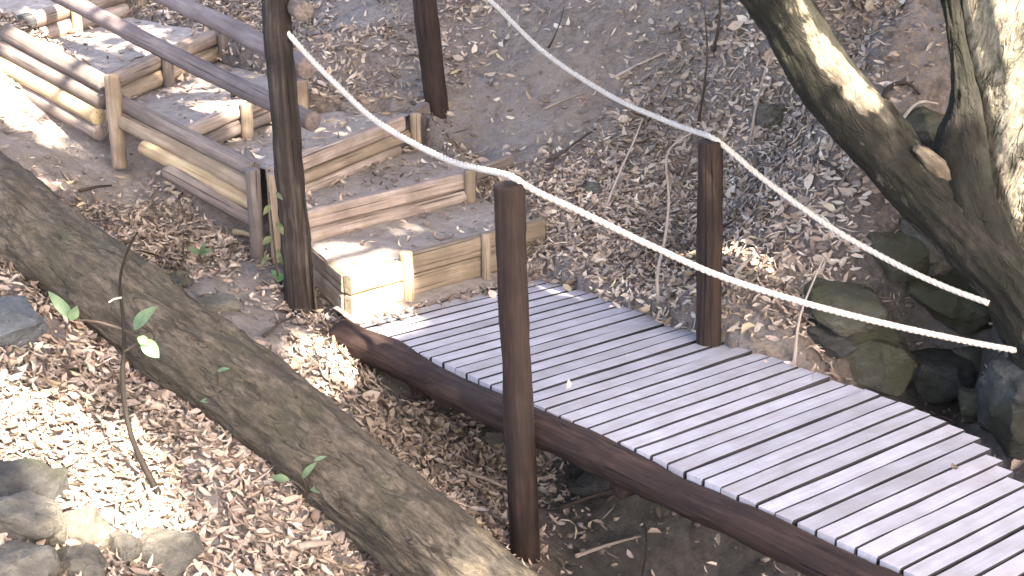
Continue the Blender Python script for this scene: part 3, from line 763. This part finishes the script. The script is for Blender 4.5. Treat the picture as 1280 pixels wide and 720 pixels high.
# ------------------------------------------------------------------ leaf litter
def dens(x, y):
    out = np.empty(len(x))
    for i in range(len(x)):
        out[i] = mnoise.fractal(Vector((x[i]*1.3, y[i]*1.3, 5)), .9, 2.0, 3)
    return out
bare = [(hit(640, 80), .6, .45), (hit(640, 170), .4, .45), (hit(600, 40), .4, .3), (hit(150, 225), .35, .7), (hit(30, 150), .6, .7), (hit(100, 200), .35, .6), (hit(350, 410), .25, .6), (hit(400, 470), .25, .4), (hit(280, 350), .3, .6), (hit(90, 190), .45, .75), (hit(250, 370), .25, .6), (hit(480, 70), .5, .4), (hit(160, 120) if False else hit(60, 165), .3, .6),
        (Vector((.75, 5.8, 0)), .8, .75), (hit(880, 690), .5, .8), (Vector((2.1, 6.2, 0)), .75, .9), (hit(770, 680), .45, .6), (hit(300, 420), .3, .45), (hit(200, 500), .25, .4), (hit(1150, 60), .5, .35), (hit(800, 20), .6, .5)]
rich = [(hit(760, 330), .8), (hit(880, 330), .7), (hit(950, 330), .6), (hit(60, 480), .6), (hit(330, 620), .6), (hit(220, 290), .5), (hit(420, 460), .4), (hit(850, 180), .8), (hit(340, 700), .4), (hit(720, 280), .5), (hit(540, 560), .35), (hit(480, 520), .3), (hit(590, 640), .25), (hit(950, 200), .6)]
NL = 300000
lx = rng.uniform(-4.8, 4.6, NL); ly = rng.uniform(3.2, 12.8, NL)
# thin out what lies far outside the view
fw = ly*cP; inview = np.abs(lx) < fw*.5
prob = .50+.75*dens(lx, ly)
for p, r, a in bare: prob -= a*np.exp(-((lx-p.x)**2+(ly-p.y)**2)/(r*r))
for p, r in rich: prob += .75*np.exp(-((lx-p.x)**2+(ly-p.y)**2)/(r*r))
prob = np.clip(prob, .05, 1); keep = inview & (rng.random(NL) < prob)
tm = np.zeros(NL, bool)
for q in treads: tm |= inquad(lx, ly, q, -.01)
tm |= inquad(lx, ly, [dk(-.02, -.04), dk(.35, -.04), dk(.35, 1.26), dk(-.02, 1.26)], .0)
keep &= ~tm
lx, ly = lx[keep], ly[keep]
lz = hgt(lx, ly); e = .03
nxv = -(hgt(lx+e, ly)-hgt(lx-e, ly))/(2*e); nyv = -(hgt(lx, ly+e)-hgt(lx, ly-e))/(2*e)
pos = np.stack([lx, ly, lz], 1); nor = np.stack([nxv, nyv, np.ones_like(nxv)], 1); nor[:, :2] = np.clip(nor[:, :2], -1.2, 1.2)
# leaves on treads and at the head of the deck
ex = []
for ti, (a, b, d, c, bs, N1, N2) in enumerate(tread_cells):
    cnt = [150, 260, 220, 170, 120, 100][ti]
    for _ in range(cnt):
        s, t = rng.random(), rng.random()
        if ti == 0 and s < .3 and rng.random() < .5: continue
        u0 = min(N1-1, int(s*N1)); k0 = min(N2-1, int(t*N2)); p0 = Vector(pv[bs+u0*(N2+1)+k0])
        p1 = Vector(pv[bs+(u0+1)*(N2+1)+k0+1]); ex.append(p0.lerp(p1, rng.random())+Vector((0, 0, .004)))
for _ in range(160):
    uu = abs(rng.normal(0, .07)); v_ = rng.uniform(.0, 1.2); ex.append(dk(uu-.02, v_, .004))
for _ in range(60):
    uu = rng.uniform(0, 2.0); ex.append(dk(uu, vright(uu)-abs(rng.normal(0, .04)), .004))
for _ in range(5):
    ex.append(dk(rng.uniform(0, 3.4), rng.uniform(0, .8), .004))
exn = np.array([(0, 0, 1.0)]*len(ex))
# a few on the fallen log
pos = np.concatenate([pos, np.array([tuple(p) for p in ex])]); nor = np.concatenate([nor, exn])
n = len(pos); nor += rng.normal(size=(n, 3))*np.array([.48, .48, .1]); nor /= np.linalg.norm(nor, axis=1)[:, None]
az = rng.uniform(0, 2*math.pi, n); t0 = np.stack([np.cos(az), np.sin(az), np.zeros(n)], 1)
ax = t0-nor*(t0*nor).sum(1)[:, None]; ax /= np.linalg.norm(ax, axis=1)[:, None]; sd = np.cross(nor, ax)
ln = rng.uniform(.028, .075, n)*rng.choice([1, 1, .6, 1.25], n); wd = ln*rng.uniform(.08, .22, n); curl = ln*rng.uniform(-.15, .5, n); fold = wd*rng.uniform(-.2, 1.3, n)
twg = rng.random(n) < .07; big = rng.random(n) < .045; ln = np.where(big, ln*1.25, ln); wd = np.where(big, ln*rng.uniform(.2, .33, n), wd)
crumb = rng.random(n) < .22; ln = np.where(crumb, rng.uniform(.008, .022, n), ln); wd = np.where(crumb, ln*rng.uniform(.2, .5, n), wd); curl = np.where(crumb, ln*.1, curl); fold = np.where(crumb, wd*.2, fold)
ln = np.where(twg, rng.uniform(.06, .15, n), ln); wd = np.where(twg, rng.uniform(.002, .0045, n), wd); curl = np.where(twg, ln*.06, curl)
pos = pos+nor*(.004+rng.uniform(0, .018, n))[:, None]
def pt(fx, fy, z): return pos+ax*(ln*(fx-.5))[:, None]+sd*(wd*fy)[:, None]+nor*z[:, None]
cz = lambda fx: curl*((fx-.5)**2*4)
bend = ln*rng.normal(0, .08, n)
V = np.stack([pt(0, 0, cz(0)), pt(.3, 1, cz(.3)+fold), pt(.3, 0, cz(.3)), pt(.3, -1, cz(.3)+fold), pt(.7, .85, cz(.7)+fold), pt(.7, 0, cz(.7)), pt(.7, -.85, cz(.7)+fold), pt(1, 0, cz(1))], 1)
V[:, (1, 2, 3, 4, 5, 6)] += (sd*bend[:, None])[:, None, :]
V = V.reshape(-1, 3)
bi = (np.arange(n)*8)[:, None]
Q = np.concatenate([bi+np.array([[0, 2, 1, 1]]), bi+np.array([[0, 3, 2, 2]]), bi+np.array([[1, 2, 5, 4]]), bi+np.array([[2, 3, 6, 5]]), bi+np.array([[4, 5, 7, 7]]), bi+np.array([[5, 6, 7, 7]])])
tri = np.concatenate([bi+np.array([[0, 2, 1]]), bi+np.array([[0, 3, 2]]), bi+np.array([[1, 2, 5]]), bi+np.array([[1, 5, 4]]), bi+np.array([[2, 3, 6]]), bi+np.array([[2, 6, 5]]), bi+np.array([[4, 5, 7]]), bi+np.array([[5, 6, 7]])])
me = bpy.data.meshes.new("leaf_litter"); np_mesh(me, V, tri)
pal = np.array([(.42, .345, .28), (.31, .245, .195), (.50, .435, .365), (.20, .155, .125), (.37, .305, .26), (.28, .225, .195), (.56, .50, .43), (.15, .12, .10), (.44, .37, .26)])
ci = rng.choice(len(pal), n, p=[.17, .17, .10, .15, .15, .12, .04, .06, .04]); tint = pal[ci]*rng.uniform(.75, 1.15, (n, 1))*np.clip(1.0+.55*dens(pos[:, 0]*1.4+9, pos[:, 1]*1.4), .55, 1.35)[:, None]
tint = np.repeat(np.concatenate([tint, np.ones((n, 1))], 1), 8, axis=0)
ca = me.attributes.new("tint", 'FLOAT_COLOR', 'POINT'); ca.data.foreach_set("color", tint.astype(np.float32).ravel())
tag(link("leaf_litter", me, M_litter, smooth=True), "dry tan and brown fallen leaves covering the banks and treads", "leaf litter", kind="stuff")

# clods and gravel on the soil
NC = 26000
cx = rng.uniform(-4.8, 4.6, NC); cy = rng.uniform(3.2, 12.8, NC)
k_ = np.abs(cx) < cy*cP*.5
clump = dens(cx*2.1, cy*2.1); k_ &= rng.random(NC) < np.clip(.45+1.2*clump, .05, 1)
for q in treads: k_ &= ~inquad(cx, cy, q, .0)
cx, cy = cx[k_], cy[k_]; nC = len(cx); cz_ = hgt(cx, cy)
ph = (1+5**.5)/2
ico = np.array([(-1, ph, 0), (1, ph, 0), (-1, -ph, 0), (1, -ph, 0), (0, -1, ph), (0, 1, ph), (0, -1, -ph), (0, 1, -ph), (ph, 0, -1), (ph, 0, 1), (-ph, 0, -1), (-ph, 0, 1)])/1.9
icf = np.array([(0, 11, 5), (0, 5, 1), (0, 1, 7), (0, 7, 10), (0, 10, 11), (1, 5, 9), (5, 11, 4), (11, 10, 2), (10, 7, 6), (7, 1, 8), (3, 9, 4), (3, 4, 2), (3, 2, 6), (3, 6, 8), (3, 8, 9), (4, 9, 5), (2, 4, 11), (6, 2, 10), (8, 6, 7), (9, 8, 1)])
cs = .005+.020*rng.random(nC)**3.5
vc = ico[None]*rng.uniform(.65, 1.3, (nC, 12, 1))*cs[:, None, None]*rng.uniform(.6, 1.3, (nC, 1, 3))*np.array([1, 1, .75])
vc += np.stack([cx, cy, cz_+cs*.15], 1)[:, None, :]
me = bpy.data.meshes.new("soil_clods"); np_mesh(me, vc.reshape(-1, 3), ((np.arange(nC)*12)[:, None, None]+icf[None]).reshape(-1, 3))
cp = np.array([(.20, .17, .15), (.27, .235, .21), (.14, .115, .10), (.33, .30, .275)]); tn = cp[rng.integers(0, 4, nC)]*rng.uniform(.8, 1.15, (nC, 1))
tn = np.repeat(np.concatenate([tn, np.ones((nC, 1))], 1), 12, axis=0)
ca = me.attributes.new("tint", 'FLOAT_COLOR', 'POINT'); ca.data.foreach_set("color", tn.astype(np.float32).ravel())
tag(link("soil_clods", me, M_litter, smooth=True), "small clods of earth and gravel strewn over the banks", "gravel", kind="stuff")

# ------------------------------------------------------------------ twigs, saplings, sprigs
def twig(label, pts, r, m, group="bare twigs and sticks", name="twig", cat="twig"):
    o = tube(name, pts, [r*(1-.55*i/(len(pts)-1)) for i in range(len(pts))], m, None, seg=8, ring=.03, rough=.12, nsc=12)
    return tag(o, label, cat, group)
def stand(pxs, r, m, label, group="bare twigs and sticks", lean=0.0):
    g = hit(*pxs[0]); ps = [g]
    for i, (x, y) in enumerate(pxs[1:]): ps.append(aty(x, y, g.y+lean*(i+1)))
    return twig(label, ps, r, m, group)
stand([(823, 378), (822, 340), (831, 300), (836, 250), (833, 200), (843, 180), (868, 164)], .0095, M_paletwig, "pale bent vine hanging from the farther rope left of the far post")
stand([(758, 258), (775, 215), (795, 170), (803, 148)], .008, M_paletwig, "slim pale stick leaning on the bank left of the far post")
stand([(872, 158), (880, 110), (884, 60), (880, 10)], .009, M_twig, "slender brown stem rising behind the top of the far post")
stand([(890, 72), (897, 40), (900, 0), (896, -30)], .011, M_twig, "dark thin stem near the top edge above the far post")
stand([(842, 75), (868, 55), (878, 44)], .010, M_paletwig, "pale stick slanting on the leaves at the top of the bank")
stand([(918, 345), (930, 330), (943, 319)], .013, M_paletwig, "short pale stick poking from the leaves right of the far post")
stand([(945, 258), (952, 235), (957, 216)], .009, M_paletwig, "small pale stick upright under the farther rope")
stand([(992, 458), (998, 405), (1008, 372), (1030, 322)], .009, M_paletwig, "long pale stem crossing the nearer rope left of the tilted ledge")
stand([(938, 180), (944, 140), (952, 105), (962, 70)], .010, M_paletwig, "pale crooked branch on the bank left of the leaning limb")
stand([(900, 250), (905, 225), (902, 205)], .008, M_paletwig, "tiny pale twig beside the far post's right side")
stand([(685, 60), (690, 52), (700, 28), (705, 8)], .007, M_twig, "thin dark twig on the bare earth beside the farther rope")
stand([(860, 405), (905, 372), (930, 350)], .011, M_twig, "brown stick lying in the leaves at the base of the far post")
stand([(802, 660), (806, 655), (808, 690), (800, 730)][::-1], .006, M_twig, "dead grass stalk under the bridge beam")
stand([(1100, 130), (1112, 108), (1135, 104), (1150, 118)], .014, M_twig, "curled exposed root between the tree limbs")
stand([(1122, 175), (1128, 150), (1148, 128), (1172, 130)], .013, M_paletwig, "pale arching root between the tree limbs, below the curled one")
stand([(1085, 200), (1080, 185), (1062, 172), (1048, 178)], .012, M_twig, "short bent root left of the broken stub")
def lay(p0, p1, r, m, label, lift=.02, name="stick"):
    a = hit(*p0); b = hit(*p1); mid = a.lerp(b, .5); mid.z = max(mid.z, hz(mid))
    up = Vector((0, 0, lift)); return twig(label, [a+up, mid+up*1.3, b+up], r, m, "bare twigs and sticks", name, "stick")
lay((293, 296), (322, 304), .020, M_pale, "short pale stick lying at the foot of the side log stake", .03)
lay((200, 598), (245, 612), .010, M_twig, "dark stick on the leaves right of the bare sapling")
lay((100, 243), (140, 236), .012, M_twig, "dark stick on the earth behind the fallen log")
lay((372, 690), (415, 684), .022, M_paletwig, "pale bit of bark lying on leaves below the fallen log", .02)
lay((690, 205), (745, 165), .010, M_twig, "long brown stick on the bank between the ropes")
lay((770, 100), (830, 70), .012, M_paletwig, "pale stick high on the bank above the farther rope")
lay((1020, 205), (1060, 235), .014, M_twig, "brown stick on the litter beside the leaning limb")
lay((680, 140), (735, 118), .010, M_paletwig, "pale twig lying across the bare grey earth")
lay((575, 592), (640, 618), .012, M_paletwig, "pale stick in the gully just left of the front post")
lay((700, 640), (775, 615), .014, M_twig, "dark stick in the gully under the bridge beam right of the front post")
lay((720, 700), (800, 675), .011, M_paletwig, "pale twig on the gully floor at the bottom edge right of the front post")
lay((500, 500), (545, 520), .010, M_twig, "short brown stick in leaves below the left end of the beam")
lay((330, 425), (370, 400), .009, M_twig, "thin brown twig on the path near the handrail post")

def leaf_mesh(L, Wd, curl=.15):
    V = []; Fc = []; n = 8
    for i in range(n+1):
        t = i/n; wv = Wd*math.sin(math.pi*min(1, t*.97+.02))**.8*(1-.25*t)
        z = curl*L*math.sin(t*math.pi)*.6-curl*L*t*t
        V += [(t*L, -wv, z+wv*.3), (t*L, 0, z), (t*L, wv, z+wv*.3)]
    for i in range(n):
        for k in (0, 1): Fc.append((i*3+k, i*3+3+k, i*3+4+k, i*3+k+1))
    return mesh(V, Fc, "leaf")
def add_leaf(p, d, L, Wd, m, parent, up=Vector((0, 0, 1)), name="leaf"):
    return link(name, leaf_mesh(L, Wd, random.uniform(.05, .25)), m, parent, frame(p, d, up), smooth=True)

g = hit(201, 622); yy = g.y
sp = thing("sapling", "thin dark sapling with a few green leaves in front of the fallen log", "sapling", g)
SPX = [(201, 622), (185, 592), (168, 556), (157, 515), (153, 470), (155, 438), (154, 400), (150, 350), (160, 312), (172, 290)]
tube("stem", [aty(x, y, yy+.01*i) for i, (x, y) in enumerate(SPX)], [.014, .013, .0115, .0105, .0095, .008, .0065, .0055, .0045, .003], M_darktwig, sp, seg=10, ring=.02, rough=.2)
tube("twig", [aty(154, 412, yy+.06), aty(120, 402, yy+.04), aty(92, 400, yy+.02)], [.006, .005, .004], M_twig, sp, seg=8, ring=.02)
tube("twig", [aty(155, 440, yy+.05), aty(168, 432, yy+.03), aty(178, 425, yy)], [.006, .005, .004], M_twig, sp, seg=8, ring=.02)
tube("twig", [aty(155, 412, yy+.06), aty(165, 418, yy+.03), aty(176, 422, yy)], [.006, .005, .004], M_twig, sp, seg=8, ring=.02)
tube("twig", [aty(152, 372, yy+.06), aty(142, 374, yy+.05), aty(136, 378, yy+.03)], [.004, .004, .003], M_paletwig, sp, seg=8, ring=.02)
camv = Vector((0, -.75, .65))
def leafpx(p0, p1, yv, wd, m, parent, up=camv):
    a = aty(*p0, yv); b = aty(*p1, yv); add_leaf(a, b-a, (b-a).length*1.05, wd, m, parent, up)
leafpx((176, 424), (198, 446), yy-.01, .032, M_leafgreen, sp)
leafpx((172, 422), (186, 430), yy-.02, .020, M_leafgreen, sp)
leafpx((168, 412), (192, 384), yy, .028, M_leafpale, sp)
leafpx((92, 400), (62, 366), yy+.02, .024, M_leafpale, sp)
leafpx((88, 400), (96, 384), yy+.01, .022, M_leafpale, sp, Vector((.5, -.8, .2)))
def sprig(label, base, leaves, m, stemto=None, group="small green sprigs"):
    g = Vector(base); s = thing("seedling", label, "seedling", g, group)
    for (p0, p1, wd) in leaves:
        a = aty(*p0, g.y-.02); b = aty(*p1, g.y-.03)
        tube("stem", [g, g.lerp(a, .6)+Vector((0, 0, .01)), a], [.004, .0035, .003], M_twig, s, seg=6, ring=.02)
        add_leaf(a, b-a, (b-a).length, wd, m, s, camv)
    return s
def onlog(px, py):
    """first point on the fallen log's near side along a sight line"""
    d = ray(px, py).normalized(); best = None; t = 3.5
    while t < 9:
        p = Vector((0, 0, CAM_H))+d*t
        for a, b in zip(LP, LP[1:]):
            a = Vector(a); b = Vector(b); s = max(0, min(1, (p-a).dot(b-a)/(b-a).length_squared))
            if (p-a.lerp(b, s)).length < .19: return p
        t += .02
    return hit(px, py)
sprig("sprig of three pale green leaves on the lower flank of the fallen log", onlog(385, 618), [((362, 600), (338, 596), .018), ((378, 598), (394, 578), .016), ((388, 612), (424, 612), .022), ((392, 576), (408, 570), .010)], M_leafpale)
sprig("single pale leaf sprig sticking up at the log's lower edge", onlog(252, 512), [((250, 502), (272, 500), .012)], M_leafpale)
sprig("tiny pale sprig standing out on the middle of the log", onlog(272, 478), [((272, 464), (286, 460), .010)], M_leafpale)
sprig("dry yellowish sprig on the log above the bluish boulder", onlog(38, 345), [((36, 330), (48, 315), .012), ((40, 335), (30, 322), .010)], M_paletwig)
sprig("pale grey green seedling growing on the path behind the log", hit(250, 326), [((248, 318), (236, 308), .02), ((250, 318), (264, 312), .022), ((246, 320), (240, 330), .018), ((252, 318), (256, 302), .016)], M_leafpale)
sprig("green leafed seedling at the foot of the handrail post", hit(352, 356), [((352, 350), (340, 338), .022), ((352, 350), (366, 336), .010), ((346, 352), (358, 342), .02)], M_leafgreen)
g = aty(345, 300, 6.98)
iv = thing("climbing_plant", "leafy climbing plant clinging to the left side of the handrail post", "plant", g)
for (x, y, dx, dy, wd_) in ((338, 256, -7, 10, .017), (345, 278, 8, 12, .019), (340, 296, -10, 8, .02), (347, 312, 5, 16, .018), (336, 318, -8, 12, .015), (345, 240, 7, 8, .013)):
    a = aty(x, y, 6.95); b = aty(x+dx, y+dy, 6.92); add_leaf(a, b-a, (b-a).length*1.2, wd_, M_leafdull, iv, Vector((random.uniform(-.5, .5), -.75, random.uniform(.2, .8))))
tube("stem", [aty(347, 345, 7.0), aty(342, 300, 6.97), aty(336, 240, 6.97)], [.006, .005, .003], M_twig, iv, seg=8, ring=.03)
